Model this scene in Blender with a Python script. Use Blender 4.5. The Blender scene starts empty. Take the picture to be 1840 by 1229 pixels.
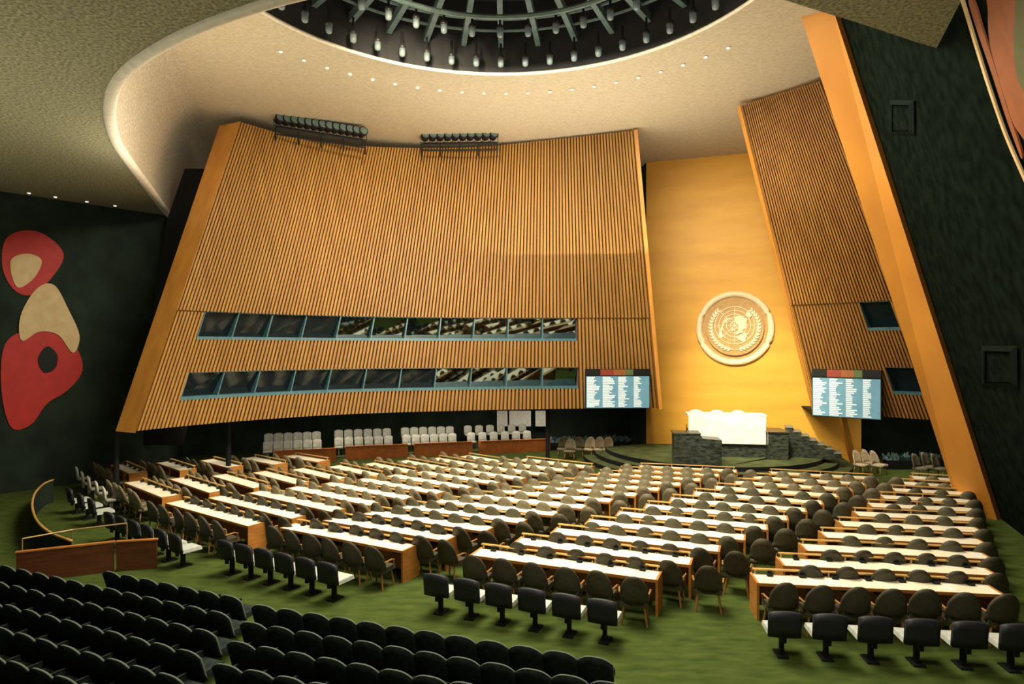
import bpy, math, random
from mathutils import Vector, Matrix
random.seed(4)
F=1150.0; CX=920.0; HY=625.0; CH=5.6
SC=bpy.context.scene
COL=SC.collection

def P(u,v,d):            # survey helper: bearing (u,v) at distance d -> world point
    return Vector(((u-CX)/F*d, d, CH+(HY-v)/F*d))
def G(u,v,z=0.0):        # bearing -> point on level plane z
    d=(CH-z)*F/(v-HY)
    return Vector(((u-CX)/F*d,d,z))

# ---------------------------------------------------------------- materials
def mat(name,c1,c2=None,rough=0.6,scale=4.0,metal=0.0,stretch=(1,1,1),bump=0.0,emis=None,estr=0.0,spec=0.5,detail=4,ramp=(0.35,0.65)):
    m=bpy.data.materials.new(name); m.use_nodes=True
    nt=m.node_tree; b=nt.nodes['Principled BSDF']
    if c2 is None: c2=tuple(x*0.85 for x in c1)
    tc=nt.nodes.new('ShaderNodeTexCoord'); mp=nt.nodes.new('ShaderNodeMapping')
    mp.inputs['Scale'].default_value=stretch
    nt.links.new(tc.outputs['Object'],mp.inputs['Vector'])
    n=nt.nodes.new('ShaderNodeTexNoise'); n.inputs['Scale'].default_value=scale; n.inputs['Detail'].default_value=detail
    nt.links.new(mp.outputs[0],n.inputs['Vector'])
    r=nt.nodes.new('ShaderNodeValToRGB')
    r.color_ramp.elements[0].position=ramp[0]; r.color_ramp.elements[1].position=ramp[1]
    r.color_ramp.elements[0].color=(*c2,1); r.color_ramp.elements[1].color=(*c1,1)
    nt.links.new(n.outputs['Fac'],r.inputs['Fac']); nt.links.new(r.outputs['Color'],b.inputs['Base Color'])
    b.inputs['Roughness'].default_value=rough; b.inputs['Metallic'].default_value=metal
    b.inputs['Specular IOR Level'].default_value=spec
    if bump>0:
        bp=nt.nodes.new('ShaderNodeBump'); bp.inputs['Strength'].default_value=bump
        nt.links.new(n.outputs['Fac'],bp.inputs['Height']); nt.links.new(bp.outputs[0],b.inputs['Normal'])
    if emis: 
        b.inputs['Emission Color'].default_value=(*emis,1); b.inputs['Emission Strength'].default_value=estr
    return m
M={}
M['carpet']=mat('carpet',(0.080,0.106,0.022),(0.032,0.054,0.012),0.95,2.0,stretch=(1,2.8,1),bump=0.1,spec=0.08,detail=12,ramp=(.28,.78))
M['dais']=mat('dais_carpet',(0.11,0.13,0.05),(0.06,0.075,0.03),0.9,2,spec=0.1)
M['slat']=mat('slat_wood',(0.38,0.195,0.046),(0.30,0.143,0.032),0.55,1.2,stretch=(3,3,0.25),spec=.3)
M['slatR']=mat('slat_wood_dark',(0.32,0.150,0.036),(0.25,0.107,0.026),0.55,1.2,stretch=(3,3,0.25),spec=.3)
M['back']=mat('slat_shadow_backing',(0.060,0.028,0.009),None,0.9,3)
M['goldedge']=mat('gold_edge_wood',(0.66,0.30,0.050),(0.55,0.23,0.038),0.45,1.2,stretch=(2,2,0.3))
M['gold']=mat('gold_wall',(0.84,0.44,0.050),(0.74,0.36,0.038),0.5,0.5,stretch=(0.6,0.6,3.0),detail=6)
M['strip']=mat('gold_band',(0.60,0.255,0.030),(0.48,0.19,0.025),0.5,0.6,stretch=(1,1,.4))
M['cream']=mat('cream_plaster',(0.66,0.56,0.39),(0.48,0.41,0.28),0.85,9,stretch=(1,3,1),bump=0.15,detail=12)
M['cove']=mat('cove_plaster',(0.64,0.55,0.41),(0.42,0.36,0.26),0.8,11,bump=0.1,detail=12)
M['lip']=mat('rim_lip',(0.85,0.77,0.62),None,0.5,6)
M['outer']=mat('speckled_ceiling',(0.40,0.375,0.22),(0.14,0.135,0.078),0.9,15,bump=0.3,detail=14)
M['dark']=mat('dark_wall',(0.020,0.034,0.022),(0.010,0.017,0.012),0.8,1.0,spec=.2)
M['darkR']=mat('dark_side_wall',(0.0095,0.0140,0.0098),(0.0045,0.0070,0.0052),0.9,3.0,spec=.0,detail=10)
M['hatch']=mat('hatch_frame',(0.011,0.016,0.012),None,0.9,2,spec=.0)
M['black']=mat('black',(0.006,0.007,0.008),None,0.6,4,spec=.3)
M['domed']=mat('dome_dark',(0.022,0.022,0.024),None,0.6,4)
M['beam']=mat('dome_beam_teal',(0.11,0.165,0.155),(0.07,0.105,0.10),0.5,3)
M['lampglass']=mat('lamp_glass',(0.20,0.25,0.25),None,0.3,6,emis=(0.75,0.9,0.95),estr=0.03)
M['lampcap']=mat('lamp_cap',(0.03,0.03,0.03),None,0.4,6)
M['star']=mat('downlight_glow',(1,0.95,0.8),None,0.4,6,emis=(1,0.93,0.74),estr=5)
M['frame']=mat('teal_window_frame',(0.07,0.17,0.20),(0.05,0.13,0.16),0.4,4)
M['glass']=mat('reflective_window_glass',(0.19,0.235,0.24),(0.16,0.205,0.21),0.03,3,metal=1.0)
M['glassd']=mat('dark_window_glass',(0.006,0.012,0.015),None,0.08,3,spec=.35)
M['desktop']=mat('desk_top_white',(0.97,0.93,0.76),(0.90,0.82,0.60),0.35,1.5)
M['wood']=mat('orange_wood',(0.55,0.23,0.05),(0.40,0.155,0.032),0.4,3,stretch=(0.4,1,4))
M['rail']=mat('pale_wood_rail',(0.60,0.36,0.11),(0.46,0.26,0.075),0.4,3)
M['chair']=mat('olive_leather_unlit',(0.054,0.045,0.022),(0.030,0.027,0.014),0.6,9)  # chair leather, unlit tone of near backs put into the colour
M['chairmid']=mat('olive_leather_half_lit',(0.084,0.074,0.038),(0.050,0.046,0.024),0.6,9)  # same chair leather, painted as if half lit
M['chairlit']=mat('olive_leather_lit',(0.185,0.155,0.086),(0.11,0.094,0.054),0.6,9)  # same chair leather, painted paler as if lit, for distant chairs
M['leg']=mat('chair_leg_wood',(0.35,0.17,0.05),None,0.4,6)
M['navy']=mat('navy_vinyl',(0.016,0.018,0.026),(0.010,0.012,0.017),0.55,8)
M['seatwhite']=mat('pale_seat',(0.55,0.58,0.52),(0.42,0.46,0.42),0.5,8)
M['audi']=mat('dark_green_upholstery',(0.034,0.046,0.038),(0.016,0.024,0.022),0.95,10,spec=.03)
M['audit']=mat('seat_edge_highlight',(0.13,0.155,0.13),None,0.9,8,spec=.05)  # paler edge colour paints the highlight along the seat backs
M['terr']=mat('grey_seat',(0.60,0.60,0.52),(0.45,0.46,0.40),0.5,8)
M['beige']=mat('beige_seat',(0.62,0.50,0.33),None,0.5,8)
M['redwood']=mat('red_orange_panel',(0.66,0.20,0.05),(0.50,0.14,0.035),0.4,3)
M['brown']=mat('brown_wood_panel',(0.15,0.050,0.020),(0.09,0.032,0.014),0.35,3,stretch=(0.5,1,5))
M['brass']=mat('brass',(0.45,0.30,0.13),None,0.4,6,metal=0.4)
M['red']=mat('mural_red',(0.50,0.018,0.012),(0.42,0.014,0.010),0.6,3)
M['mcream']=mat('mural_cream',(0.68,0.50,0.26),(0.60,0.42,0.20),0.6,3)
M['mor']=mat('mural_orange',(0.30,0.085,0.022),(0.24,0.07,0.018),0.6,3)
M['mgreen']=mat('mural_olive',(0.10,0.11,0.035),None,0.6,3)
M['white']=mat('white_marble',(0.90,0.88,0.80),(0.80,0.77,0.68),0.35,2)
M['gmarble']=mat('green_marble',(0.060,0.070,0.052),(0.009,0.014,0.011),0.3,5,detail=10,stretch=(1,1,2.5))
M['steps']=mat('grey_steps',(0.30,0.30,0.24),(0.2,0.2,0.16),0.5,5)
M['emb']=mat('emblem_cream',(0.94,0.82,0.56),(0.86,0.72,0.45),0.5,5)
M['embd']=mat('emblem_tan',(0.56,0.34,0.12),(0.48,0.28,0.09),0.5,5)
M['embg']=mat('emblem_relief',(0.97,0.86,0.62),None,0.45,5)
M['bblue']=mat('board_blue',(0.13,0.28,0.36),(0.10,0.22,0.30),0.4,3,emis=(0.13,0.30,0.38),estr=0.45)
M['bwhite']=mat('board_white',(0.70,0.78,0.78),(0.6,0.68,0.70),0.4,12,emis=(0.70,0.82,0.85),estr=0.35)
M['bred']=mat('board_red',(0.28,0.045,0.025),None,0.5,3); M['bor']=mat('board_orange',(0.33,0.11,0.03),None,0.5,3); M['bgr']=mat('board_green',(0.10,0.15,0.05),None,0.5,3)
M['plant']=mat('plant_leaves',(0.12,0.20,0.20),(0.05,0.10,0.10),0.7,8)
M['paper']=mat('white_paper',(0.88,0.88,0.84),None,0.6,8)

# ---------------------------------------------------------------- mesh builder
class MB:
    def __init__(s): s.v=[];s.f=[];s.m=[]
    def quad(s,a,b,c,d,m=0):
        i=len(s.v); s.v+= [tuple(a),tuple(b),tuple(c),tuple(d)]; s.f.append((i,i+1,i+2,i+3)); s.m.append(m)
    def poly(s,pts,m=0):
        i=len(s.v); s.v+=[tuple(p) for p in pts]; s.f.append(tuple(range(i,i+len(pts)))); s.m.append(m)
    def hexa(s,b,t,m=0):
        i=len(s.v); s.v+=[tuple(p) for p in b]+[tuple(p) for p in t]
        for q in ((3,2,1,0),(4,5,6,7),(0,1,5,4),(1,2,6,5),(2,3,7,6),(3,0,4,7)):
            s.f.append(tuple(i+k for k in q)); s.m.append(m)
    def box(s,c,sz,m=0,mx=None,taper=1.0):
        x,y,z=[k/2 for k in sz]; tx,ty=x*taper,y*taper
        b=[Vector(p) for p in((-x,-y,-z),(x,-y,-z),(x,y,-z),(-x,y,-z))]
        t=[Vector(p) for p in((-tx,-ty,z),(tx,-ty,z),(tx,ty,z),(-tx,ty,z))]
        c=Vector(c)
        if mx is not None: b=[mx@p for p in b]; t=[mx@p for p in t]
        s.hexa([p+c for p in b],[p+c for p in t],m)
    def prism(s,poly,y0,y1,m=0):
        n=len(poly); i=len(s.v)
        s.v+=[(x,y0,z) for x,z in poly]+[(x,y1,z) for x,z in poly]
        s.f.append(tuple(range(i,i+n))); s.m.append(m)
        s.f.append(tuple(range(i+2*n-1,i+n-1,-1))); s.m.append(m)
        for k in range(n):
            j=(k+1)%n; s.f.append((i+k,i+n+k,i+n+j,i+j)); s.m.append(m)
    def tube(s,pts,r,seg=6,m=0,closed=False):
        pts=[Vector(p) for p in pts]; n=len(pts); i0=len(s.v)
        for k in range(n):
            a=pts[k-1] if (k>0 or closed) else pts[k]; b=pts[(k+1)%n] if (k<n-1 or closed) else pts[k]
            t=(b-a).normalized(); up=Vector((0,0,1)) if abs(t.z)<0.9 else Vector((0,1,0))
            e1=t.cross(up).normalized(); e2=t.cross(e1)
            for q in range(seg):
                an=2*math.pi*q/seg; s.v.append(tuple(pts[k]+e1*r*math.cos(an)+e2*r*math.sin(an)))
        for k in range(n if closed else n-1):
            k2=(k+1)%n
            for q in range(seg):
                q2=(q+1)%seg; s.f.append((i0+k*seg+q,i0+k*seg+q2,i0+k2*seg+q2,i0+k2*seg+q)); s.m.append(m)
        if not closed:
            s.f.append(tuple(i0+q for q in range(seg))[::-1]); s.m.append(m)
            s.f.append(tuple(i0+(n-1)*seg+q for q in range(seg))); s.m.append(m)
    def lathe(s,prof,seg=12,m=0,mx=None,c=(0,0,0)):
        i=len(s.v); c=Vector(c)
        for r,z in prof:
            for q in range(seg):
                a=2*math.pi*q/seg; p=Vector((r*math.cos(a),r*math.sin(a),z))
                if mx is not None: p=mx@p
                s.v.append(tuple(p+c))
        for k in range(len(prof)-1):
            for q in range(seg):
                q2=(q+1)%seg; s.f.append((i+k*seg+q,i+k*seg+q2,i+(k+1)*seg+q2,i+(k+1)*seg+q)); s.m.append(m)
        s.f.append(tuple(i+q for q in range(seg))[::-1]); s.m.append(m)
        s.f.append(tuple(i+(len(prof)-1)*seg+q for q in range(seg))); s.m.append(m)
    def shell(s,w,z0,z1,y0,curve,tilt,th,arch,m=0,nx=8,nz=5,wtop=1.0,me=None):
        i=len(s.v); me=m if me is None else me
        def pt(a,t,o):
            sx=-1+2*a/nx; tz=t/nz
            zt=z1-arch*abs(sx)**2.6
            ww=w/2*(1+(wtop-1)*tz)
            return (sx*ww, y0+curve*sx*sx-tilt*tz+o, z0+(zt-z0)*tz)
        for o in (0,-th):
            for a in range(nx+1):
                for t in range(nz+1): s.v.append(pt(a,t,o))
        N=(nx+1)*(nz+1); I=lambda a,t,o:i+o*N+a*(nz+1)+t
        for a in range(nx):
            for t in range(nz):
                s.f.append((I(a,t,0),I(a,t+1,0),I(a+1,t+1,0),I(a+1,t,0))); s.m.append(m)
                s.f.append((I(a,t,1),I(a+1,t,1),I(a+1,t+1,1),I(a,t+1,1))); s.m.append(m)
            s.f.append((I(a,nz,0),I(a,nz,1),I(a+1,nz,1),I(a+1,nz,0))); s.m.append(me)
            s.f.append((I(a,0,0),I(a+1,0,0),I(a+1,0,1),I(a,0,1))); s.m.append(m)
        for t in range(nz):
            s.f.append((I(0,t,0),I(0,t,1),I(0,t+1,1),I(0,t+1,0))); s.m.append(me)
            s.f.append((I(nx,t,0),I(nx,t+1,0),I(nx,t+1,1),I(nx,t,1))); s.m.append(me)
    def add(s,o,mx):
        i=len(s.v); s.v+=[tuple(mx@Vector(p)) for p in o.v]
        s.f+=[tuple(i+k for k in f) for f in o.f]; s.m+=o.m
    def mesh(s,name,mats,smooth=False):
        me=bpy.data.meshes.new(name); me.from_pydata(s.v,[],s.f)
        for k in mats: me.materials.append(M[k])
        me.polygons.foreach_set('material_index',s.m)
        if smooth: me.polygons.foreach_set('use_smooth',[True]*len(s.f))
        me.update(); return me

def put(name,me,loc=(0,0,0),rz=0.0,parent=None,label=None,category=None,group=None,kind=None):
    o=bpy.data.objects.new(name,me); COL.objects.link(o)
    o.location=loc; o.rotation_euler=(0,0,rz)
    if parent: o.parent=parent
    if label: o['label']=label
    if category: o['category']=category
    if group: o['group']=group
    if kind: o['kind']=kind
    return o
def thing(name,parts,loc,rz,label,category,group=None):
    e=put(name,None,loc,rz,None,label,category,group); e.empty_display_size=0.2
    for pn,me in parts: put(pn,me,parent=e)
    return e
def struct(name,mb,mats,label=None,smooth=False):
    return put(name,mb.mesh(name,mats,smooth),kind='structure',label=label)

def cr(keys,t):
    n=len(keys)
    for k in range(n-1):
        if t<=keys[k+1][0] or k==n-2:
            a=keys[max(k-1,0)];b=keys[k];c=keys[k+1];d=keys[min(k+2,n-1)]
            q=(t-b[0])/(c[0]-b[0]); out=[]
            for j in range(1,len(b)):
                m1=(c[j]-a[j])/(c[0]-a[0])*(c[0]-b[0]); m2=(d[j]-b[j])/(d[0]-b[0])*(c[0]-b[0])
                q2=q*q;q3=q2*q
                out.append((2*q3-3*q2+1)*b[j]+(q3-2*q2+q)*m1+(-2*q3+3*q2)*c[j]+(q3-q2)*m2)
            return out

# ---------------------------------------------------------------- floor
mb=MB(); mb.quad((-34,-4,0),(30,-4,0),(30,42,0),(-34,42,0))
struct('floor',mb,['carpet'],'green carpeted hall floor')

# ---------------------------------------------------------------- slatted walls
def wallfn(keysB,keysT,hb=-2.9):
    def W(u,h,off=0.0):
        b=cr(keysB,u); t=cr(keysT,u)
        q=(h-hb)/(t[2]-hb)
        B=Vector(((b[0]-CX)/F*b[1],b[1])); T=Vector(((t[0]-CX)/F*t[1],t[1]))
        p=B.lerp(T,q); 
        if off:
            e=0.01; b2=cr(keysB,u+e if u<.98 else u-e); B2=Vector(((b2[0]-CX)/F*b2[1],b2[1])); tg=(B2-B).normalized()
            if u>=.98: tg=-tg
            n=Vector((tg.y,-tg.x)); p=p+n*off
        return Vector((p.x,p.y,CH+h))
    def top(u): return cr(keysT,u)[2]
    return W,top
WL,topL=wallfn([(0,237,22.3),(.2,430,25.4),(.4,620,28.0),(.6,806,29.5),(.8,993,30.5),(1,1181,31.0)],
               [(0,425,27.0,9.51),(.2,565,29.3,9.40),(.4,710,31.0,9.65),(.6,850,31.4,9.80),(.8,992,30.6,9.90),(1,1136,29.3,9.89)])
WR,topR=wallfn([(0,1470,28.7),(.5,1590,27.0),(1,1715,25.2)],
               [(0,1335,26.0,9.79),(.5,1402,25.0,9.87),(1,1478,23.6,9.79)])
def upx(W,px,h):
    a,b=0.0,1.0
    for _ in range(30):
        m=(a+b)/2; p=W(m,h); 
        if CX+F*p.x/p.y<px: a=m
        else: b=m
    return (a+b)/2
def slatwall(name,W,top,N,wins,label,off=0.11,duty=0.58,sm='slat'):
    mb=MB()
    cuts=sorted(set([-2.9]+[w[k] for w in wins for k in (0,1)]))
    cuts.append(None)
    def inwin(u,hm):
        for h0,h1,u0,u1 in wins:
            if h0<hm<h1 and u0<u<u1: return True
        return False
    for i in range(N):
        u0=i/N;u1=(i+duty)/N; um=(u0+u1)/2
        for k in range(len(cuts)-1):
            h0=cuts[k]; h1=cuts[k+1] if cuts[k+1] is not None else top(um)
            if inwin(um,(h0+h1)/2): continue
            lift=off if k<len(cuts)-2 else off+0.08
            a0,a1=W(u0,h0,lift),W(u1,h0,lift); b0,b1=W(u0,h1,lift),W(u1,h1,lift)
            c0,c1=W(u0,h0,0.0),W(u1,h0,0.0); d0,d1=W(u0,h1,0.0),W(u1,h1,0.0)
            mb.hexa([a0,a1,c1,c0],[b0,b1,d1,d0],0)
    NB=60
    for i in range(NB):
        u0=i/NB;u1=(i+1)/NB
        for k in range(len(cuts)-1):
            h0=cuts[k]
            o=-0.02
            def q(ua,ub):
                ha=cuts[k+1] if cuts[k+1] is not None else top(ua); hb_=cuts[k+1] if cuts[k+1] is not None else top(ub)
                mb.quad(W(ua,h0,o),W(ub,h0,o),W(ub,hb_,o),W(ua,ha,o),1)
            hm=h0+0.1 if cuts[k+1] is None else (h0+cuts[k+1])/2
            segs=[(u0,u1)]
            for w0,w1,a,b in wins:
                if w0<hm<w1:
                    ns=[]
                    for s0,s1 in segs:
                        if s1<=a or s0>=b: ns.append((s0,s1)); continue
                        if s0<a: ns.append((s0,a))
                        if s1>b: ns.append((b,s1))
                    segs=ns
            for s0,s1 in segs: q(s0,s1)
        A=W(u0,-2.9,off);B=W(u1,-2.9,off)
        mb.quad(A,B,Vector((B.x*1.12,B.y+7,B.z)),Vector((A.x*1.12,A.y+7,A.z)),2)
    return struct(name,mb,[sm,'back','dark'],label)
winsL=[(-1.95,-0.93,upx(WL,322,-1.9),upx(WL,1038,-1.4)),(0.32,1.42,upx(WL,352,.4),upx(WL,1036,.9))]
slatwall('wall_front_left',WL,topL,136,winsL,'curved wall of vertical wooden battens with two window bands')
winsR=[(-1.9,-0.78,upx(WR,1592,-1),upx(WR,1660,-1)),(0.7,1.85,upx(WR,1553,1.2),upx(WR,1612,1.2))]
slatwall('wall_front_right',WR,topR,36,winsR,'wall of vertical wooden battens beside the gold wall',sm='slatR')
wn=1
def windows(W,w,n,ndark):
    global wn
    h0,h1,ua,ub=w
    for i in range(n):
        a=ua+(ub-ua)*i/n; b=ua+(ub-ua)*(i+1)/n; e=(b-a)*0.03
        mb=MB()
        mb.quad(W(a,h0,-.42),W(b,h0,-.42),W(b,h1,-.04),W(a,h1,-.04),1)     # panes tilt down towards the floor
        mb.hexa([W(a,h0,.06),W(a+e,h0,.06),W(a+e,h0,-.42),W(a,h0,-.42)],[W(a,h1,.06),W(a+e,h1,.06),W(a+e,h1,-.25),W(a,h1,-.25)],0)
        mb.hexa([W(a,h0,.08),W(b,h0,.08),W(b,h0,-.42),W(a,h0,-.42)],[W(a,h0+.12,.08),W(b,h0+.12,.08),W(b,h0+.12,-.42),W(a,h0+.12,-.42)],0)
        mb.hexa([W(a,h1-.03,.04),W(b,h1-.03,.04),W(b,h1-.03,-.25),W(a,h1-.03,-.25)],[W(a,h1,.04),W(b,h1,.04),W(b,h1,-.25),W(a,h1,-.25)],0)
        struct('window_%d'%wn,mb,['frame','glassd' if i<ndark else 'glass'],'dark interpreters booth window with teal frame'); wn+=1
windows(WL,winsL[0],11,7); windows(WL,winsL[1],11,4); windows(WR,winsR[0],1,1); windows(WR,winsR[1],1,1)
mb=MB()
o=Vector((-1.0,0.5,0))
for k in range(12):
    h0=-2.95+(topL(0)+2.95)*k/12; h1=-2.95+(topL(0)+2.95)*(k+1)/12
    mb.quad(WL(0,h0,.26)+o*(1+.15*k/12),WL(0,h0,.26),WL(0,h1,.26),WL(0,h1,.26)+o*(1+.15*(k+1)/12),0)
    mb.quad(WL(0,h0,.26)+o*(1+.15*k/12),WL(0,h0,.26)+o+Vector((.3,1.5,0)),WL(0,h1,.26)+o+Vector((.3,1.5,0)),WL(0,h1,.26)+o*(1+.15*(k+1)/12),1)
t=topL(0); mb.quad(WL(0,t,.26)+o,WL(0,t,.26),WL(0,t,-1.2),WL(0,t,-1.2)+o,0)
struct('trim_1',mb,['goldedge','black'],'broad golden wood end face of battened wall')
mb=MB()
for (W,u,s,t,wd) in ((WL,1,1,topL(1),.16),(WR,0,-1,topR(0),.05)):
    a=Vector((wd*s,-.05,0)); b=Vector((.0,.35,0))
    B=W(u,-2.95,.26);T=W(u,t,.26)
    mb.hexa([B,B+a,B+a+b,B+b],[T,T+a,T+a+b,T+b],0)
struct('trim_2',mb,['goldedge'],'golden wood edging at the gold wall opening')
mb=MB(); mb.poly([P(235,800,28.3),P(330,800,28.3),P(430,303,28.3),P(332,303,28.3),P(300,395,28.3)],0)
struct('trim_3',mb,['black'],'black return panel behind the battened wall')

# ---------------------------------------------------------------- gold wall
gt=Vector((1,-.35,0)).normalized(); gn=Vector((-.35,-1,0)).normalized()
def GW(X): return Vector((X,34.3-.35*(X-8),0))
mb=MB(); 
a=GW(7.25);b=GW(17.0)
mb.quad(a,b,b+Vector((0,0,15.6)),a+Vector((0,0,15.6)),0)
mb.quad(a,a+Vector((0,0,15.6)),a+Vector((-.3,3,15.6)),a+Vector((-.3,3,0)),1)
mb.quad(b,b+Vector((0,0,15.6)),b+Vector((1,3,15.6)),b+Vector((1,3,0)),1)
struct('wall_front',mb,['gold','dark'],'tall smooth gold wall behind the podium')

def emblem():
    r=(1320-CX)/F; d=(34.3+2.8)/(1+.35*r); X=r*d
    loc=Vector((X,d,CH+(HY-590)/F*d))+gn*0.06
    rz=math.atan2(gt.y,gt.x)
    e=put('emblem',None,loc,rz,None,'round cream and gold world-map emblem with olive branches','emblem')
    def arcpoly(r,n=64,cz=0): return [(r*math.cos(2*math.pi*k/n),cz+r*math.sin(2*math.pi*k/n)) for k in range(n)]
    m=MB(); m.prism(arcpoly(1.72),-0.05,0.05,0); put('backing_disc',m.mesh('backing_disc',['embd']),parent=e)
    m=MB(); m.tube([(1.76*math.cos(2*math.pi*k/64),-0.02,1.76*math.sin(2*math.pi*k/64)) for k in range(64)],0.165,12,0,True)
    put('outer_ring',m.mesh('outer_ring',['emb'],True),parent=e)
    m=MB(); m.prism(arcpoly(1.40),-0.20,-0.05,0); put('raised_disc',m.mesh('raised_disc',['embd']),parent=e)
    m=MB(); zc=.14
    for rr in (.20,.39,.58,.77,.96): m.tube([(rr*math.cos(2*math.pi*k/48),-.22,zc+rr*math.sin(2*math.pi*k/48)) for k in range(48)],.024,5,0,True)
    for k in range(4):
        a=math.pi*k/4; m.tube([(-.96*math.cos(a),-.22,zc-.96*math.sin(a)),(.96*math.cos(a),-.22,zc+.96*math.sin(a))],.018,5,0)
    put('grid_lines',m.mesh('grid_lines',['embg']),parent=e)
    # azimuthal outlines as (bearing deg, radius)
    L=[[(100,.20),(115,.30),(125,.40),(140,.46),(155,.42),(165,.50),(178,.52),(188,.60),(200,.62),(206,.70),(196,.72),(188,.66),(178,.60),(168,.58),(158,.54),(148,.56),(134,.52),(120,.44),(108,.32)],
       [(200,.72),(207,.70),(216,.72),(224,.80),(226,.92),(220,.98),(214,.94),(208,.86),(202,.80)],
       [(80,.18),(92,.30),(88,.42),(74,.50),(62,.56),(52,.62),(44,.58),(36,.66),(26,.70),(20,.62),(8,.58),(0,.50),(-10,.56),(-20,.52),(-28,.46),(-40,.52),(-52,.50),(-62,.46),(-74,.50),(-84,.44),(-76,.36),(-56,.30),(-36,.24),(-10,.20),(30,.16),(60,.14)],
       [(-66,.56),(-52,.56),(-40,.60),(-34,.70),(-42,.76),(-50,.84),(-58,.94),(-66,.92),(-70,.80),(-78,.70),(-84,.62),(-78,.54)],
       [(28,.82),(38,.78),(48,.84),(50,.94),(40,.98),(30,.94)],[(232,.20),(250,.16),(262,.26),(250,.34),(236,.30)]]
    m=MB()
    for l in L: m.prism([(r*math.cos(math.radians(a)),zc+r*math.sin(math.radians(a))) for a,r in l],-.26,-.20,0)
    put('continents',m.mesh('continents',['emb']),parent=e)
    m=MB()
    for s in (-1,1):
        pts=[]
        for k in range(17):
            a=math.radians(-88+k*8.2); r=1.16
            x=s*r*math.cos(a); z=zc*.4+r*math.sin(a); pts.append((x,-.23,z))
            if k>0:
                for q in (-1,1):
                    ang=a+math.pi/2+q*0.55
                    Lf=.22; dx=s*math.cos(ang)*Lf; dz=math.sin(ang)*Lf
                    nx,nz=-dz*.22,dx*.22
                    m.prism([(x,z),(x+dx*.5+nx,z+dz*.5+nz),(x+dx,z+dz),(x+dx*.5-nx,z+dz*.5-nz)],-.26,-.20,0)
        m.tube(pts,.022,5,0)
    put('olive_branches',m.mesh('olive_branches',['embg']),parent=e)
emblem()

# ---------------------------------------------------------------- dark walls
ZT=CH+6.0
mb=MB(); wlp=[(-26.5,16.9),(-19.2,25),(-15.6,29.1),(-17,33),(-12,36.5),(-5,37.5),(7.0,37.5)]
for i in range(len(wlp)-1):
    (x0,y0),(x1,y1)=wlp[i],wlp[i+1]
    z=ZT if i<2 else CH-2.5
    mb.quad((x0,y0,0),(x1,y1,0),(x1,y1,z),(x0,y0,z),0)
struct('wall_left',mb,['dark'],'dark side wall')
mb=MB()
wrp=[(18.0,34),(21,32.5),(27,29)]
for i in range(2):
    (x0,y0),(x1,y1)=wrp[i],wrp[i+1]; mb.quad((x0,y0,0),(x1,y1,0),(x1,y1,4),(x0,y0,4),0)
struct('wall_back',mb,['dark'],'dark recess wall')
BL=Vector((15.26,21.8,0));BR=Vector((15.77,20.8,0));TL=Vector((8.6,19.3,15.95));TR=Vector((9.3,18.8,15.95))
nv=Vector((-3.2,-7.6,0))
mb=MB()
th=Vector((.25,.15,0))
mb.hexa([BL,BR,BR+th*2,BL+th*2],[TL,TR,TR+th*2,TL+th*2],0)
struct('trim_4',mb,['strip'],'broad leaning gold band framing the stage')
mb=MB()
mb.quad(BR+th,BR+th+nv*1.4,TR+th+nv*1.4,TR+th,0)
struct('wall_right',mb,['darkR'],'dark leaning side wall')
wpn=(nv.cross(TR-BR)).normalized()
if wpn.x>0: wpn=-wpn
def onR(u,v,off=0.05):
    r=Vector(((u-CX)/F,1,(HY-v)/F)); o=Vector((0,0,CH)); p0=BR+th
    t=(p0-o).dot(wpn)/r.dot(wpn); return o+r*t+wpn*off
for (x0,y0,x1,y1) in ((1602,178,1646,240),(1768,620,1832,694)):
    mb=MB(); c=[onR(x0,y0),onR(x1,y0),onR(x1,y1),onR(x0,y1)]
    ctr=sum(c,Vector())/4
    ii=[ctr+(p-ctr)*.78 for p in c]
    for k in range(4):
        j=(k+1)%4; a,b,cc,d=c[k],c[j],ii[j],ii[k]
        mb.quad(a,b,cc+wpn*.05,d+wpn*.05,0)
    mb.quad(*[p-wpn*.02 for p in ii],1)
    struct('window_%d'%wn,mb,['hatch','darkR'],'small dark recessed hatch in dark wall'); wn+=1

def smooth_poly(pts,n=6):
    out=[]; L=len(pts)
    for i in range(L):
        p0,p1,p2,p3=pts[i-1],pts[i],pts[(i+1)%L],pts[(i+2)%L]
        for k in range(n):
            t=k/n
            out.append(tuple(0.5*((2*p1[j])+(-p0[j]+p2[j])*t+(2*p0[j]-5*p1[j]+4*p2[j]-p3[j])*t*t+(-p0[j]+3*p1[j]-3*p2[j]+p3[j])*t**3) for j in range(2)))
    return out
lw0=Vector((-19.2,25,0)); lw1=Vector((-15.6,29.1,0)); ld=(lw1-lw0).normalized(); ln=Vector((ld.y,-ld.x,0))
def onL(u,v,off):
    r=Vector(((u-CX)/F,1,(HY-v)/F)); o=Vector((0,0,CH)); t=(lw0-o).dot(ln)/r.dot(ln); return o+r*t+ln*off
mur=put('mural',None,lw0,0,None,'abstract wall mural of red and cream rounded shapes','mural')
def blob(pn,pts,m,off,fn,root):
    mb=MB(); q=smooth_poly(pts); f=[fn(u,v,off) for u,v in q]
    base=root.location
    f2=[p-base for p in f]; mb.poly(f2,0)
    b2=[fn(u,v,off-.03)-base for u,v in q]
    for k in range(len(q)):
        j=(k+1)%len(q); mb.quad(f2[k],b2[k],b2[j],f2[j],0)
    put(pn,mb.mesh(pn,[m]),parent=root)
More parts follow.
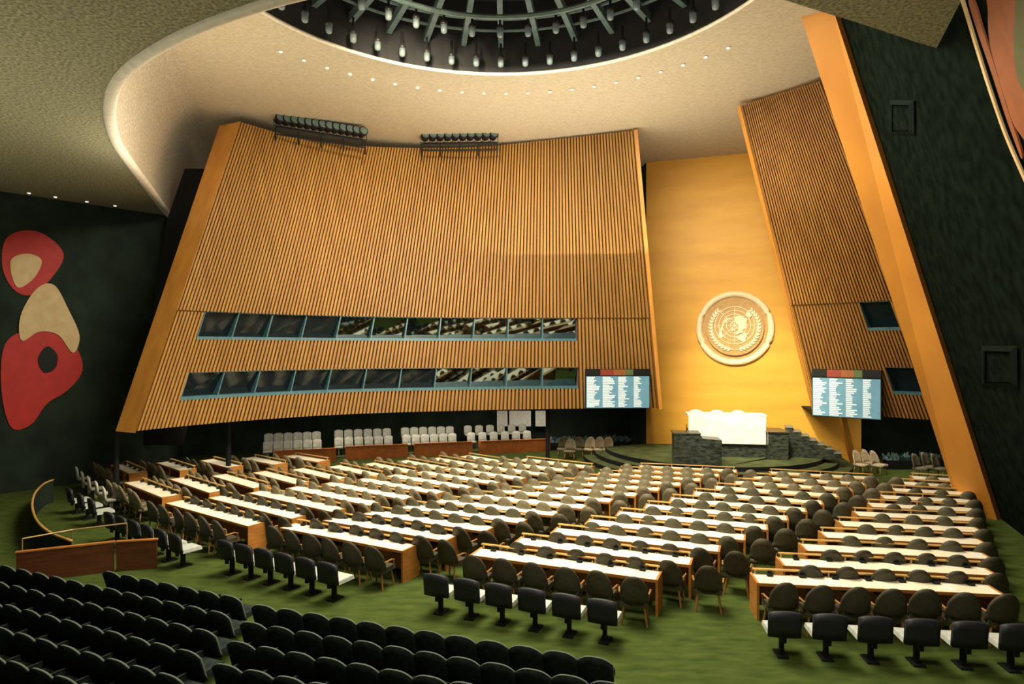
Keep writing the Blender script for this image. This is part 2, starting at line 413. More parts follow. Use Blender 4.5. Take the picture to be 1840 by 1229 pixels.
# plain rounded stand-in shapes, same size and colours
blob('red_shape',[(10,430),(46,414),(84,424),(114,458),(92,500),(56,530),(24,520),(4,480)],'red',.04,onL,mur)
blob('red_shape',[(8,620),(50,592),(96,590),(134,620),(148,665),(120,702),(84,725),(56,762),(20,768),(2,700)],'red',.04,onL,mur)
blob('cream_shape',[(18,470),(46,456),(74,468),(60,500),(30,516)],'mcream',.07,onL,mur)
blob('cream_shape',[(64,520),(96,512),(122,556),(142,604),(130,634),(104,602),(70,596),(38,612),(36,568)],'mcream',.08,onL,mur)
blob('dark_shape',[(84,622),(102,638),(98,662),(78,668),(68,644)],'black',.09,onL,mur)
mr=put('mural',None,BR,0,None,'abstract wall mural of orange and olive curved shapes','mural')
blob('orange_shape',[(1790,-40),(1783,20),(1786,75),(1800,130),(1815,180),(1838,235),(1900,280),(1900,-60)],'mor',.06,onR,mr)
blob('olive_shape',[(1842,-20),(1836,30),(1834,80),(1842,140),(1870,170),(1890,60),(1880,-30)],'mgreen',.09,onR,mr)
blob('pale_line',[(1728,-20),(1741,20),(1762,90),(1784,160),(1812,240),(1842,310),(1870,370),(1873,366),(1843,301),(1815,236),(1788,158),(1766,88),(1745,18),(1733,-20)],'mcream',.07,onR,mr)
blob('orange_line',[(1746,0),(1764,60),(1788,130),(1814,210),(1840,280),(1840,265),(1817,195),(1793,115),(1773,55),(1756,0)],'mor',.05,onR,mr)

# ---------------------------------------------------------------- ceilings
hz=CH+10.0; rz6=ZT
rimk=[(-19.5,42),(-17.6,35),(-15.6,29.1),(-13.9,24.6),(-12.6,21.2),(-11.55,18.65),(-10.2,16.2),(-8.7,14.2),(-6.9,12.66),(-5.0,11.5),(-2.8,10.6),(0,10.2),(3,10.4),(5.8,11.55),(7.8,12.5),(9.9,13.6),(12.4,16.2),(14.7,19.6),(15.9,23.2),(17,29),(18,35),(19.5,42)]
rim=[]
for i in range(len(rimk)-1):
    for k in range(4):
        rim.append(cr([(j,)+rimk[j] for j in range(len(rimk))],i+k/4))
rim.append(list(rimk[-1]))
mb=MB()
def outp(p):
    v=Vector((p[0],p[1]-22)); v=v.normalized()*34; return (v.x,v.y+22,rz6)
for i in range(len(rim)-1):
    a,b=rim[i],rim[i+1]
    mb.quad((a[0],a[1],rz6),(b[0],b[1],rz6),outp(b),outp(a),0)
struct('ceiling',mb,['outer'],'speckled grey-olive acoustic ceiling')
mb=MB(); prof=[(1.5*(1-math.cos(a)),4.0*math.sin(a)) for a in [math.pi/2*k/9 for k in range(10)]]
rows=[]
for i in range(len(rim)):
    a=Vector(rim[max(i-1,0)]);b=Vector(rim[min(i+1,len(rim)-1)]); t=(b-a).normalized(); n=Vector((-t.y,t.x)) 
    rows.append([(rim[i][0]+n.x*o_,rim[i][1]+n.y*o_,rz6+h_) for o_,h_ in prof])
for i in range(len(rows)-1):
    for k in range(9): mb.quad(rows[i][k],rows[i][k+1],rows[i+1][k+1],rows[i+1][k],0)
put('trim_5',mb.mesh('trim_5',['cove'],True),kind='structure',label='curved cream cove of the ceiling opening')
mb=MB(); mb.tube([(p[0],p[1],rz6+.05) for p in rim[:44]],.15,8,0); struct('trim_6',mb,['lip'],'pale lip around the ceiling opening',True)
RC=(-.4,15.5); RR=7.8
def hole(a,r=RR):
    y=math.sin(a); return (RC[0]+r*math.cos(a),RC[1]+(r if y>0 else 1.3)*y)
mb=MB(); NS=96
for k in range(NS):
    a0=2*math.pi*k/NS;a1=2*math.pi*(k+1)/NS
    for (s0,s1) in ((0,.15),(.15,.4),(.4,1)):
        def pp(a,s):
            h=Vector(hole(a)); o=Vector((RC[0]+26*math.cos(a),RC[1]+(26 if math.sin(a)>0 else 5)*math.sin(a))); q=h.lerp(o,s); return (q.x,q.y,hz)
        mb.quad(pp(a0,s0),pp(a1,s0),pp(a1,s1),pp(a0,s1),0)
struct('ceiling',mb,['cream'],'cream textured ceiling around the dome')
mb=MB()
for k in range(NS):
    a0=2*math.pi*k/NS;a1=2*math.pi*(k+1)/NS
    p,q=hole(a0),hole(a1)
    mb.quad((*p,hz-.05),(*q,hz-.05),(*q,hz+2.6),(*p,hz+2.6),0)
mb.poly([(*hole(2*math.pi*k/NS),hz+2.6) for k in range(NS)],0)
struct('ceiling',mb,['domed'],'dark recessed dome interior')
mb=MB(); mb.tube([(*hole(2*math.pi*k/NS,RR+.02),hz-.03) for k in range(NS)],.06,6,0,True); struct('trim_7',mb,['lip'],'thin pale ring edging the dome',True)
for k in range(15):
    a=math.radians(20+k*10); mb=MB()
    c,s=math.cos(a),math.sin(a)
    p0=Vector((RC[0]+7.75*c,RC[1]+7.75*s,hz+.9)); p1=Vector((RC[0]+3.0*c,RC[1]+3.0*s,hz+1.5))
    n=Vector((-s,c,0))*.09; up=Vector((0,0,.30))
    mb.hexa([p0-n,p0+n,p1+n,p1-n],[p0-n+up,p0+n+up,p1+n+up,p1-n+up],0)
    put('dome_beam',mb.mesh('dome_beam',['beam']),label='teal grey radial beam inside the dome',category='beam',group='radial beams of the dome')
for rr_,zz_ in ((5.2,.7),(6.5,1.3),(7.1,1.2)):
    mb=MB(); mb.tube([(RC[0]+rr_*math.cos(math.radians(a)),RC[1]+rr_*math.sin(math.radians(a)),hz+zz_) for a in range(5,176,5)],.055 if rr_>5.5 else .08,6,0)
    put('dome_ring',mb.mesh('dome_ring',['beam']),label='thin teal metal ring inside the dome',category='ring',group='metal rings of the dome')
m1=MB(); m1.lathe([(.04,.75),(.04,.36),(.09,.34),(.125,.26),(.125,.18)][::-1],10); capm=m1.mesh('lamp_cap',['lampcap'],True)
m1=MB(); m1.lathe([(.04,-.08),(.09,-.05),(.108,.02),(.108,.18)],10); glm=m1.mesh('lamp_shade',['lampglass'],True)
for k in range(-10,11):
    a=math.radians(90-k*6.9)
    thing('pendant_lamp',[('lamp_cap',capm),('lamp_shade',glm)],(RC[0]+7.25*math.cos(a),RC[1]+7.25*math.sin(a),hz+.06),0,'pendant lamp with pale glass shade and dark cap','lamp','lamps around the dome edge')
for k in range(-6,7):
    a=math.radians(90-k*9)
    thing('pendant_lamp',[('lamp_cap',capm),('lamp_shade',glm)],(RC[0]+6.0*math.cos(a),RC[1]+6.0*math.sin(a),hz+.5),0,'pendant lamp with pale glass shade and dark cap','lamp','lamps inside the dome')
m1=MB(); m1.lathe([(.05,-.02),(.05,.02)],10,0); m1.lathe([(.08,-.01),(.08,.02)],10,1); dlm=m1.mesh('downlight',['star','lip'])
for k in range(-10,11):
    a=math.radians(90-k*5.2-1)
    put('downlight',dlm,(RC[0]+9.5*math.cos(a),RC[1]+9.6*math.sin(a),hz-.03),label='small round recessed ceiling downlight',category='light',group='downlights around the dome')
for u,v in ((45,343),(92,352),(148,359),(198,366)):
    p=onL(u,v,.6); 
    put('downlight',dlm,(p.x,p.y,rz6-.02),label='small round recessed ceiling downlight',category='light',group='downlights along the dark wall')

# spotlight racks
mx=Matrix.Rotation(math.radians(75),4,'X')
m1=MB(); m1.lathe([(.09,-.24),(.17,-.16),(.20,.10),(.21,.22)],12,0,mx.to_3x3()); sph=m1.mesh('lamp_housing',['black'],True)
m1=MB(); m1.lathe([(.17,.20),(.17,.225)],12,0,mx.to_3x3()); spl=m1.mesh('lens',['beam'])
m1=MB(); m1.tube([(-.23,0,0),(-.23,0,-.28),(.23,0,-.28),(.23,0,0)],.022,5); spy=m1.mesh('yoke',['black'])
def rack(x0,y0,x1,y1,d0,d1,n):
    a=P(x0,y0,d0);b=P(x1,y1,d1)
    mb=MB(); lo=Vector((0,0,-.34)); mb.tube([a+lo,b+lo],.045,6); mb.tube([a+lo+Vector((0,0,-.3)),b+lo+Vector((0,0,-.3))],.035,6)
    for k in range(5):
        p=a.lerp(b,k/4); mb.tube([p+lo,p+lo+Vector((0,0,-.6))],.035,5)
    put('lighting_rack',mb.mesh('lighting_rack',['black']),label='black pipe rack on top of the battened wall',category='rack')
    rz=math.atan2((b-a).y,(b-a).x)
    for k in range(n):
        p=a.lerp(b,(k+.5)/n)
        thing('spotlight',[('lamp_housing',sph),('lens',spl),('yoke',spy)],p,rz+.35,'black theatre spotlight clamped on a pipe rack','spotlight','spotlights above the battened wall')
rack(495,214,656,240,27.6,28.8,13); rack(757,246,893,244,30.2,30.0,10)

# ---------------------------------------------------------------- voting boards
def board(px0,px1,y0,y1,W,wh):
    u0=upx(W,px0,-1.5);u1=upx(W,px1,-1.5)
    a=W(u0,-1.5,.50);b=W(u1,-1.5,.50); a.z=b.z=0
    d=(a.y+b.y)/2; zt=CH+(HY-y0)/F*d; zb=CH+(HY-y1)/F*d
    L=(b-a).length; H=zt-zb; c=(a+b)/2
    e=put('voting_board',None,(c.x,c.y,zb),math.atan2((b-a).y,(b-a).x),None,'electronic voting board with columns of white names','voting board')
    m=MB(); m.box((0,.08,H/2),(L,.14,H)); put('case',m.mesh('case',['black']),parent=e)
    hh=.17*H; seg=[(-.5,-.27,'black'),(-.27,-.06,'bred'),(-.06,.12,'bor'),(.12,.24,'bgr'),(.24,.5,'black')]
    mm=MB()
    for i,(s0,s1,k) in enumerate(seg): mm.box(((s0+s1)/2*L,-.005,H-hh/2),((s1-s0)*L,.03,hh-.04),i)
    put('header',mm.mesh('header',[s[2] for s in seg]),parent=e)
    m=MB(); m.box((0,-.005,(H-hh)/2),(L-.06,.03,H-hh-.06)); put('panel',m.mesh('panel',['bblue']),parent=e)
    m=MB(); nc=4; rows=20
    for cix in range(nc):
        x0=-L/2+.07+cix*(L-.10)/nc; cw=(L-.10)/nc-.10; mx_=(1.0,.95,.8,.6)[cix]
        for r in range(rows):
            z=H-hh-.08-(H-hh-.18)*r/(rows-1); ln_=cw*random.uniform(.45,1.0)*mx_
            m.box((x0+ln_/2,-.03,z),(ln_,.012,.055))
    put('name_lines',m.mesh('name_lines',['bwhite']),parent=e,kind='stuff')
    m=MB()
    for sx in (-1,1): m.box((sx*L*.3,.45,H*.5),(.08,.70,.08))
    put('bracket',m.mesh('bracket',['black']),parent=e)
board(1048,1162,663,734,WL,1); board(1464,1590,664,751,WR,1)

# ---------------------------------------------------------------- dais and podium
DC=(9.9,32.0)
mb=MB()
def disc(r,z0,z1,m):
    n=72; pts=[]
    for k in range(n+1):
        a=math.pi+math.pi*k/n; pts.append((DC[0]+r*math.cos(a),DC[1]+r*math.sin(a)))
    pts+= [(DC[0]+r*.97,31.3),(DC[0]-r*.35,33.3),(DC[0]-r*.6,33.3),(DC[0]-r,DC[1]+.3)]
    pts[n]=(DC[0]+r,31.2)
    i=len(mb.v); N=len(pts)
    mb.v+=[(x,y,z1) for x,y in pts]+[(x,y,z0) for x,y in pts]
    mb.f.append(tuple(range(i,i+N))); mb.m.append(m)
    for k in range(N):
        j=(k+1)%N; mb.f.append((i+k,i+N+k,i+N+j,i+j)); mb.m.append(m+1)
disc(6.3,0,.2,0); disc(5.75,.2,.4,0); disc(5.2,.4,.6,0)
put('stage_dais',mb.mesh('stage_dais',['dais','black']),label='round green carpeted stage dais with three steps',category='stage')
e=put('rostrum',None,(9.95,29.8,.6),-.15,None,'white marble fronted rostrum on a dark green marble base','rostrum')
m=MB(); m.box((.1,.1,.35),(3.4,1.1,.7)); m.box((0,.1,.95),(3.4,1.0,.5)); put('base',m.mesh('base',['gmarble']),parent=e)
m=MB(); m.prism([(-1.75,.62),(1.65,.62),(1.65,1.86),(1.1,1.90),(-1.75,1.90)],-.60,-.50); m.box((-.05,-.1,1.93),(3.5,.95,.07)); put('front_panel',m.mesh('front_panel',['white']),parent=e)
m=MB(); m.box((2.1,-.2,.60),(.85,1.5,1.20)); m.box((2.1,-.2,1.22),(.95,1.6,.06)); put('side_desk',m.mesh('side_desk',['gmarble']),parent=e)
m1=MB(); m1.shell(.74,.55,1.26,-.22,.1,.05,.09,.16); rb=m1.mesh('backrest',['white'],True)
m1=MB(); m1.box((0,0,.5),(.6,.55,.12)); m1.box((0,0,.24),(.12,.12,.45)); rs=m1.mesh('seat',['white'])
for k in (-1,0,1):
    thing('high_back_chair',[('backrest',rb),('seat',rs)],(10.0+k*.98,31.1-k*.15,1.3),math.pi-.15,'white high-backed chair behind the rostrum','chair','chairs behind the rostrum')
m=MB(); m.box((0,0,.35),(3.6,.9,.7)); put('rear_platform',m.mesh('rear_platform',['gmarble']),(10.15,31.2,.6),-.15,label='dark marble platform carrying the high-backed chairs',category='platform')
e=put('lectern',None,(7.95,27.6,.6),-.15,None,'dark green marble speaker lectern block','lectern')
m=MB(); m.prism([(-.98,0),(.98,0),(.98,1.10),(.2,1.16),(.1,1.32),(-.98,1.32)],-.5,.5,0); put('body',m.mesh('body',['gmarble']),parent=e)
m=MB(); m.box((-.45,0,1.35),(1.15,1.08,.05)); put('top',m.mesh('top',['gmarble']),parent=e)
m=MB(); m.tube([(-.4,.1,1.37),(-.4,.1,1.64),(-.4,-.02,1.69)],.015,6); put('microphone',m.mesh('microphone',['black']),parent=e)
m=MB()
for k in range(7):
    m.box((k*.33,0,(1.35-k*.18)/2),(.33,.9,1.35-k*.18),0); m.box((k*.33,0,1.36-k*.18),(.35,.94,.03),1)
put('staircase',m.mesh('staircase',['gmarble','steps']),(12.85,29.7,.6),-.35,label='dark marble steps leading up to the rostrum',category='stairs')
mb=MB(); a=P(1512,748,29.5); b=G(1534,822,.3); mb.hexa([b+Vector((-.12,-.12,-.3)),b+Vector((.12,-.12,-.3)),b+Vector((.12,.12,-.3)),b+Vector((-.12,.12,-.3))],[a+Vector((-.12,-.12,.2)),a+Vector((.12,-.12,.2)),a+Vector((.12,.12,.2)),a+Vector((-.12,.12,.2))],0)
struct('trim_8',mb,['goldedge'],'gold post under the battened wall')

# ---------------------------------------------------------------- desks and chairs
def backshell(m,nx,nz): m.shell(.60,.46,1.03,-.22,.12,.09,.05,.26,nx=nx,nz=nz,wtop=.90)
m1=MB(); backshell(m1,10,6); CB=m1.mesh('backrest',['chair'],True)
m1=MB(); m1.box((0,.02,.44),(.56,.48,.10),0,None,.94); CS=m1.mesh('seat',['chair'])
legs=[]
for sx in (-1,1):
    for sy in (-1,1):
        m1=MB(); m1.tube([(sx*.26,sy*.22,0),(sx*.20,sy*.17,.40)],.022,6); legs.append(('leg',m1.mesh('leg',['leg'])))
arms=[]
for sx in (-1,1): 
    m1=MB(); m1.tube([(sx*.29,-.18,.64),(sx*.32,.05,.66),(sx*.30,.16,.62),(sx*.26,.18,.42)],.02,6)
    arms.append(('armrest',m1.mesh('armrest',['leg'])))
CHP=[('backrest',CB),('seat',CS)]+arms+legs
def joinedMB():
    m=MB(); backshell(m,8,4); m.box((0,.02,.43),(.56,.48,.1),0)
    for sx in (-1,1):
        for sy in (-1,1): m.tube([(sx*.26,sy*.22,0),(sx*.20,sy*.17,.40)],.022,4,1)
    return m
CJ=joinedMB().mesh('delegate_chair',['chairmid','leg'],True); CJ2=joinedMB().mesh('delegate_chair_lit',['chairlit','leg'],True)  # second mesh differs only by the painted lit tone
m1=MB(); m1.shell(.56,.42,.90,-.22,.03,.05,.07,.05,nx=6,nz=3); FB=m1.mesh('backrest',['navy'],True)
m1=MB(); m1.box((0,.07,.44),(.52,.50,.08),0,None,.95); FS=m1.mesh('seat',['seatwhite'])
m1=MB(); m1.box((0,-.05,.20),(.07,.10,.38)); m1.box((0,-.02,.015),(.20,.34,.03)); m1.box((0,-.20,.40),(.08,.06,.2)); FL=m1.mesh('pedestal',['black'])
FXP=[('backrest',FB),('seat',FS),('pedestal',FL)]
m1=MB(); m1.box((0,0,.03),(.12,.09,.05)); m1.box((0,.03,.06),(.08,.03,.08)); CON=m1.mesh('microphone_unit',['black'])
m1=MB(); m1.box((0,0,.002),(.21,.30,.004)); PAP=m1.mesh('paper_sheet',['paper'])

def desk(L,R,near,label,group):
    c=(L+R)/2; t=(R-L); n=t.length; rz=math.atan2(t.y,t.x)
    e=put('delegate_desk',None,(c.x,c.y,0),rz,None,label,'desk',group)
    m=MB(); m.box((0,0,.745),(n,.56,.035)); put('desk_top',m.mesh('desk_top',['desktop']),parent=e)
    m=MB(); m.box((0,-.285,.735),(n,.02,.06)); put('front_edge',m.mesh('front_edge',['wood']),parent=e)
    m=MB(); m.box((0,.26,.42),(n-.06,.03,.62)); put('front_panel',m.mesh('front_panel',['wood']),parent=e)
    m=MB(); m.box((0,.285,.865),(n,.09,.025)); 
    k=max(2,int(n/1.2)+1)
    for i in range(k): m.box((-n/2+.05+(n-.1)*i/(k-1),.285,.80),(.03,.05,.13))
    put('raised_ledge',m.mesh('raised_ledge',['rail']),parent=e)
    for s in (-1,1):
        m=MB(); m.prism([(0,0),(.05,0),(.05,.77),(0,.77)],-.30,.34); 
        o=put('end_panel',m.mesh('end_panel',['wood']),parent=e); o.location=(s*(n/2)-(.0 if s>0 else .05),0,0)
    nc=max(2,round(n/.70))
    if near:
        for i in range(nc):
            o=put('microphone_unit',CON,parent=e); o.location=(-n/2+(i+.5)*n/nc,.17,.763)
    return e,c,t.normalized(),n,rz,nc
secs=[
 (G(1358,1040,.75),G(1785,1060,.75),G(1640,858,.75),G(1735,864,.75),11),
 (G(857,992,.75),G(1182,1035,.75),G(1385,850,.75),G(1572,860,.75),12),
 (G(520,945,.75),G(735,985,.75),G(1150,839,.75),G(1322,847,.75),13),
 (G(315,902,.75),G(462,942,.75),G(940,826,.75),G(1060,840,.75),12),
 (G(240,866,.75),G(308,892,.75),G(835,820,.75),G(905,831,.75),10),
 (G(213,835,.75),G(247,850,.75),G(520,819,.75),G(580,829,.75),5)]
todo=[]
lab='olive brown upholstered armchair with rounded back at a delegate desk'
for si,(L0,R0,L1,R1,nr) in enumerate(secs):
    for r in range(nr):
        q=r/(nr-1); L=L0.lerp(L1,q); R=R0.lerp(R1,q); L=L.copy();R=R.copy(); L.z=R.z=0
        near=(r<2)
        e,c,t,n,rz,nc=desk(L,R,near,'long delegate desk with white top and orange wood panels','delegate desks in the hall')
        nrm=Vector((-t.y,t.x,0))
        ex_r=1 if (si in (1,2,3) and r>0) else 0
        ex_l=1 if (si in (2,3,4) and r>1) else 0
        for i in range(-ex_l,nc+ex_r):
            p=c+t*(-n/2+(i+.5)*n/nc)-nrm*.63
            if i>=nc: p=p+t*.10
            if i<0: p=p-t*.05
            jit=random.uniform(-.12,.12); p=p-nrm*random.uniform(-.02,.07)
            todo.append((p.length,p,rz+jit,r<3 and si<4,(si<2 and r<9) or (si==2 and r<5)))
            if r<5 and 0<=i<nc and random.random()<.45:
                pp=c+t*(-n/2+(i+.5)*n/nc+random.uniform(-.2,.2))-nrm*.06
                put('paper_sheet',PAP,(pp.x,pp.y,.765),rz+random.uniform(-.5,.5),label='loose white paper sheet on a delegate desk',category='paper',group='papers on the desks')
        if r==0 and si<=4:
            m_={0:6,1:6,2:6,3:6,4:3}[si]
            for i in range(m_):
                p=c+t*(-n/2+(i+.5)*n/m_ -(.35 if si!=3 else .1))-nrm*1.75
                thing('fixed_seat',FXP,p,rz,'navy vinyl pedestal seat with pale cushion behind the desks','seat','navy pedestal seats')
todo.sort(key=lambda k:k[0])
rest=MB()
for k,(dd,p,rz,full,dk) in enumerate(todo):
    if k<300:
        if full: thing('delegate_chair',CHP,p,rz,lab,'chair','delegate chairs at the desks')
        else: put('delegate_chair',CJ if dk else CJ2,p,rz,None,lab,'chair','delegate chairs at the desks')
    else: rest.add(joinedMB(),Matrix.Translation(p)@Matrix.Rotation(rz,4,'Z'))
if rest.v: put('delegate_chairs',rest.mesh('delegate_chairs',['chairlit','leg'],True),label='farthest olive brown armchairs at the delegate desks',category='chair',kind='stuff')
print('chairs',len(todo))

# auditorium seats
m1=MB(); m1.shell(.56,.34,.84,-.24,.05,.12,.035,.11,nx=10,nz=4,m=0,me=1); AB=m1.mesh('backrest',['audi','audit'],True)  # edge faces carry the painted highlight
m1=MB(); m1.box((0,.0,.40),(.46,.38,.10),0,None,.95); AS=m1.mesh('seat',['audi'])
m1=MB(); m1.prism([(-.275,0),(-.245,0),(-.245,.52),(-.235,.55),(-.285,.55),(-.275,.52)],-.2,.18); AA=m1.mesh('armrest',['audi'])
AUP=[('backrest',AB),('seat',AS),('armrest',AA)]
na=0
def aud(p,rz,xmax=1880):
    global na
    y=HY+F*(CH-.9)/p.y; x=CX+F*p.x/p.y
    if y>1275 or x<-40 or x>xmax: return
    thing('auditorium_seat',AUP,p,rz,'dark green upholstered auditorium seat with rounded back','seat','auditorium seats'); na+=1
dl=Vector((-.92,.39,0)).normalized(); dr=Vector((.95,-.32,0)).normalized()
for k in range(10):
    s=Vector((-5.3+.1*k,12.65-.74*k,0)); n=7 if k==0 else 26
    for i in range(n):
        aud(s+dl*.565*i,math.atan2(-dl.y,-dl.x))
for k in range(6):
    s=Vector((-4.5+.1*k,12.2-.74*k,0))
    for i in range(20):
        aud(s+dr*.565*i,math.atan2(dr.y,dr.x),1120)
print('aud',na)

# seats under the battened wall
m1=MB(); m1.shell(.44,.40,.90,-.18,.04,.05,.05,.06,nx=6,nz=3); m1.box((0,.02,.42),(.42,.42,.09)); m1.box((0,0,.19),(.08,.1,.38)); TJ=m1.mesh('spectator_chair',['terr'],True)
for (x0,y0,x1,y1) in ((494,836,603,830),(622,827,732,822),(746,821,848,817),(864,816,988,811)):
    a=G(x0,y0);b=G(x1,y1); t=(b-a).normalized(); n=(b-a).length; nrm=Vector((-t.y,t.x,0)); rz=math.atan2(t.y,t.x); c=(a+b)/2
    m=MB(); m.box((0,0,.33),(n,.06,.66)); m.box((0,0,.68),(n+.04,.12,.03)); m.box((-n/2,.3,.33),(.05,.6,.66)); m.box((n/2,.3,.33),(.05,.6,.66))
    put('parapet',m.mesh('parapet',['redwood']),c,rz,label='red-orange wooden parapet before pale grey seats',category='parapet',group='wooden parapets under the battened wall')
    for row in (0,1):
        zz=.08+.26*row
        m=MB(); m.box((0,0,zz/2),(n,.96,zz)); cc=c+nrm*(1.15+row*1.0)-t*.6; put('riser_platform',m.mesh('riser_platform',['dais']),cc,rz,label='carpeted riser carrying a row of grey seats',category='platform',group='carpeted risers')
        ns=6
        for i in range(ns):
            p=c+t*(-n/2-.6+(i+.5)*n/ns)+nrm*(1.15+row*1.0); p.z=zz+.001
            put('spectator_chair',TJ,p,rz+math.pi,None,'pale grey seat in a row under the battened wall','seat','grey seats under the battened wall')
for u in (0.004,.20,.80):
    p=WL(u,-2.9,-1.2); m=MB(); m.lathe([(.10,0),(.10,p.z)],16); 
    put('support_post',m.mesh('support_post',['black']),(p.x,p.y,0),label='slim dark post under the battened wall',category='column',group='support posts')
for k,(x,w) in enumerate(((893,22),(912,26),(938,16),(962,20))):
    a=P(x,738,36.8); b=P(x+w,766,36.8)
    m=MB(); m.box(((a.x+b.x)/2,36.8,(a.z+b.z)/2),(b.x-a.x,.04,a.z-b.z)); put('notice_panel',m.mesh('notice_panel',['paper']),label='white notice panel on the dark recess wall',category='notice',group='notices on recess wall')
random.seed(9)
def planter(u,v,z,w,n):
    p=G(u,v,z); m=MB()
    m.box((0,0,.2),(w,.4,.4),1)
    for i in range(n):
        x=random.uniform(-w/2,w/2); y=random.uniform(-.15,.15); h=random.uniform(.15,.4); dx=random.uniform(-.2,.2); dy=random.uniform(-.2,.1)
        m.quad((x-.05,y,.38),(x+.05,y,.38),(x+dx*.6+.07,y+dy*.6,.4+h*.6),(x+dx*.6-.06,y+dy*.6,.4+h*.65),0)
        m.quad((x+dx*.6-.06,y+dy*.6,.4+h*.65),(x+dx*.6+.07,y+dy*.6,.4+h*.6),(x+dx+.01,y+dy,.4+h),(x+dx,y+dy,.4+h),0)
    put('planter',m.mesh('planter',['plant','black']),p,label='low planter box with short dark leaves',category='plant')
planter(1020,808,0,1.9,60); planter(1105,806,.0,1.6,50); planter(1640,842,0,2.6,80)
def schair(u,v,rz,lab,me): 
    put('side_chair',me,G(u,v,0),rz,label=lab,category='chair')
BJ=joinedMB().mesh('side_chair_beige',['beige','leg'],True)
for u in (1058,1074,1090): schair(u,822,2.6,'beige upholstered chair beside the stage dais',BJ)
for u,v in ((1012,822),(1024,826),(1040,822)): schair(u,v,2.9,'brown chair beside the stage dais',CJ2)
for u,v in ((1548,852),(1563,850),(1579,853)): schair(u,v,-2.6,'beige upholstered chair beside the stage dais',BJ)
for u,v in ((1655,860),(1672,857),(1690,860)): schair(u,v,-2.6,'brown chair beside the leaning gold band',CJ2)

# ---------------------------------------------------------------- left side rails / partitions
def partition(a,b,h,label):
    t=b-a; n=t.length; m=MB(); m.box((0,0,h/2),(n,.08,h)); e=put('partition',None,(a+b)/2,math.atan2(t.y,t.x),None,label,'partition','wooden partitions beside the seats')
    put('panel',m.mesh('panel',['brown']),parent=e)
    m=MB(); m.box((0,0,h+.02),(n+.04,.10,.035)); put('cap_rail',m.mesh('cap_rail',['wood']),parent=e)
partition(G(30,1048),G(205,1026),.72,'brown wooden partition panel with orange cap rail')
partition(G(210,1026),G(282,1021),.72,'brown wooden partition panel with orange cap rail')
pts=[]
kk=[(96,862),(78,870),(62,888),(58,912),(68,938),(92,958),(128,972)]
for i in range(25):
    q=cr([(j,)+kk[j] for j in range(len(kk))],i/24*(len(kk)-1)); pts.append(G(q[0],q[1],.8))
e=put('curved_barrier',None,(0,0,0),0,None,'low curved dark barrier with a slim wooden top rail','barrier')
m=MB(); m.tube(pts,.035,8); put('rail',m.mesh('rail',['rail'],True),parent=e)
m=MB()
for i in range(24):
    a,b=pts[i],pts[i+1]; m.quad((a.x,a.y,0),(b.x,b.y,0),(b.x,b.y,.78),(a.x,a.y,.78),0)
put('barrier_panel',m.mesh('barrier_panel',['dark'],True),parent=e)
pts=[G(40,968,1.0),G(130,952,1.0),G(228,940,1.0)]; e=put('handrail',None,(0,0,0),0,None,'straight brass handrail on thin posts','handrail')
m=MB(); m.tube(pts,.02,6); put('rail',m.mesh('rail',['brass']),parent=e)
for p in pts: 
    m=MB(); m.tube([(p.x,p.y,0),(p.x,p.y,1.0)],.016,6); put('post',m.mesh('post',['brass']),parent=e)
for u,v in ((150,878),(160,888),(172,898),(186,908),(200,920)):
    put('spectator_chair',TJ,G(u,v),-.9,label='pale grey seat beside the dark wall',category='seat',group='grey seats beside the dark wall')

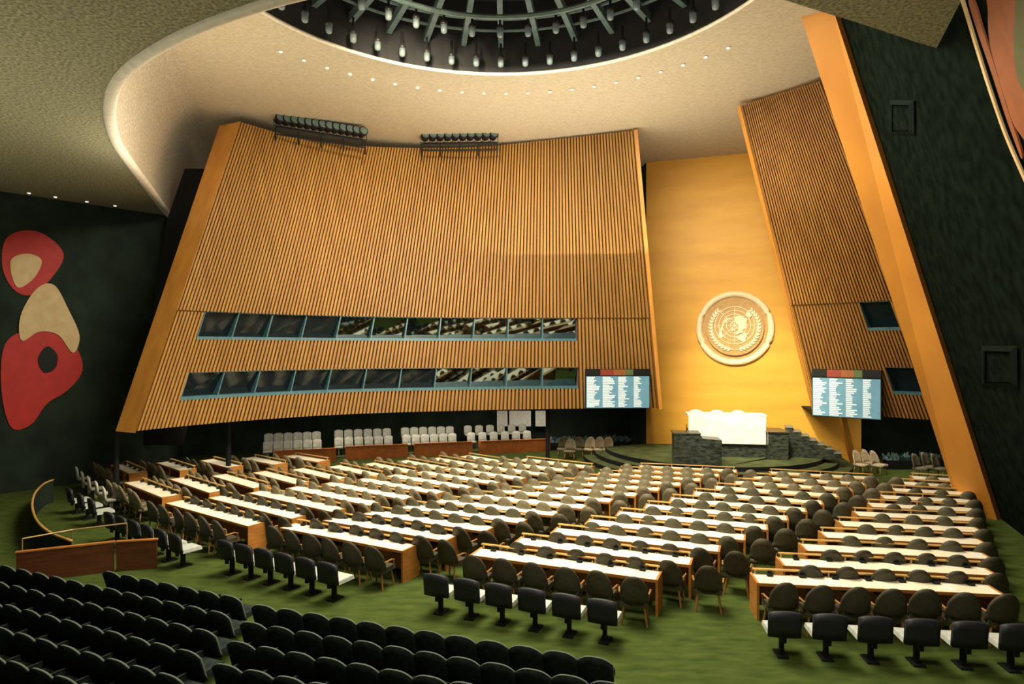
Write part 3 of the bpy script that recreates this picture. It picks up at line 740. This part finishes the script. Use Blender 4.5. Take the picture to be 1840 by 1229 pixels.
# ---------------------------------------------------------------- lights
def area(loc,tgt,size,power,color,name='ceiling_light'):
    l=bpy.data.lights.new('area','AREA'); l.shape='DISK'; l.size=size; l.energy=power; l.color=color
    o=bpy.data.objects.new(name,l); COL.objects.link(o); o.location=loc
    o.rotation_euler=(Vector(tgt)-Vector(loc)).to_track_quat('-Z','Y').to_euler(); return o
def spot(loc,tgt,power,ang,color,blend=.6,r=.3):
    l=bpy.data.lights.new('spot','SPOT'); l.energy=power; l.spot_size=math.radians(ang); l.spot_blend=blend; l.color=color; l.shadow_soft_size=r
    o=bpy.data.objects.new('stage_spot',l); COL.objects.link(o); o.location=loc
    o.rotation_euler=(Vector(tgt)-Vector(loc)).to_track_quat('-Z','Y').to_euler(); return o
warm=(1,.84,.57)
area((-.4,17.5,hz-.3),(0,19,0),9,5200,(1,.90,.70))
spot((5.4,18.5,15),(12.6,32,2.4),16000,34,(1,.88,.56),1,.6)
spot((5.4,18.0,14.8),(11.5,32,8),3800,60,(1,.84,.5),1,.8)
spot((7,20,15.2),(9.6,29,1.5),6000,24,(1,.95,.82),.6)
spot((-3,17,15.3),(-4,30,11),6500,80,warm,1,.6)
spot((3,14,15.3),(15,25,9),3000,70,warm,1,.6)
spot((-1,15,15.2),(-9,23,0),5500,50,(1,.92,.7),1,.8)
spot((1,15,15.2),(3,22,0),6000,60,(1,.93,.74),1,.8)
area((2,24.5,9.5),(2,23.5,20),13,900,(1,.91,.74),'fill_uplight')  # added fill disc without a fixture, brightens the cream ceiling
area((-9.5,20,10),(-10,19,20),5,170,(1,.91,.74),'fill_uplight')  # another added fill, no lamp hangs here, lifts the left cove
area((-14,12,5),(-13,13,20),8,430,(1,.93,.72),'fill_uplight')  # added fill under the speckled outer ceiling, no real lamp
area((2,6,11.3),(3,16,0),4,850,(1,.88,.68),'house_light')
for x,y in ((-13.5,28.2),(-8.6,31.5),(-4.9,32.8),(-2,33.5),(1.6,34.2),(17.8,28.6)):
    area((x,y,2.55),(x,y+.2,0),1.6,60,(1,.88,.68),'recess_light')
w=bpy.data.worlds.new('World'); SC.world=w; w.use_nodes=True
w.node_tree.nodes['Background'].inputs[0].default_value=(.9,.84,.68,1); w.node_tree.nodes['Background'].inputs[1].default_value=.14
SC.view_settings.view_transform='Standard'
SC.view_settings.look='None'
cam=bpy.data.cameras.new('Camera'); co=bpy.data.objects.new('Camera',cam); COL.objects.link(co)
co.location=(0,0,CH); co.rotation_euler=(math.pi/2,0,0); cam.sensor_width=36; cam.lens=F/1840*36
cam.shift_y=(HY-614.5)/1840; cam.clip_end=200
SC.camera=co
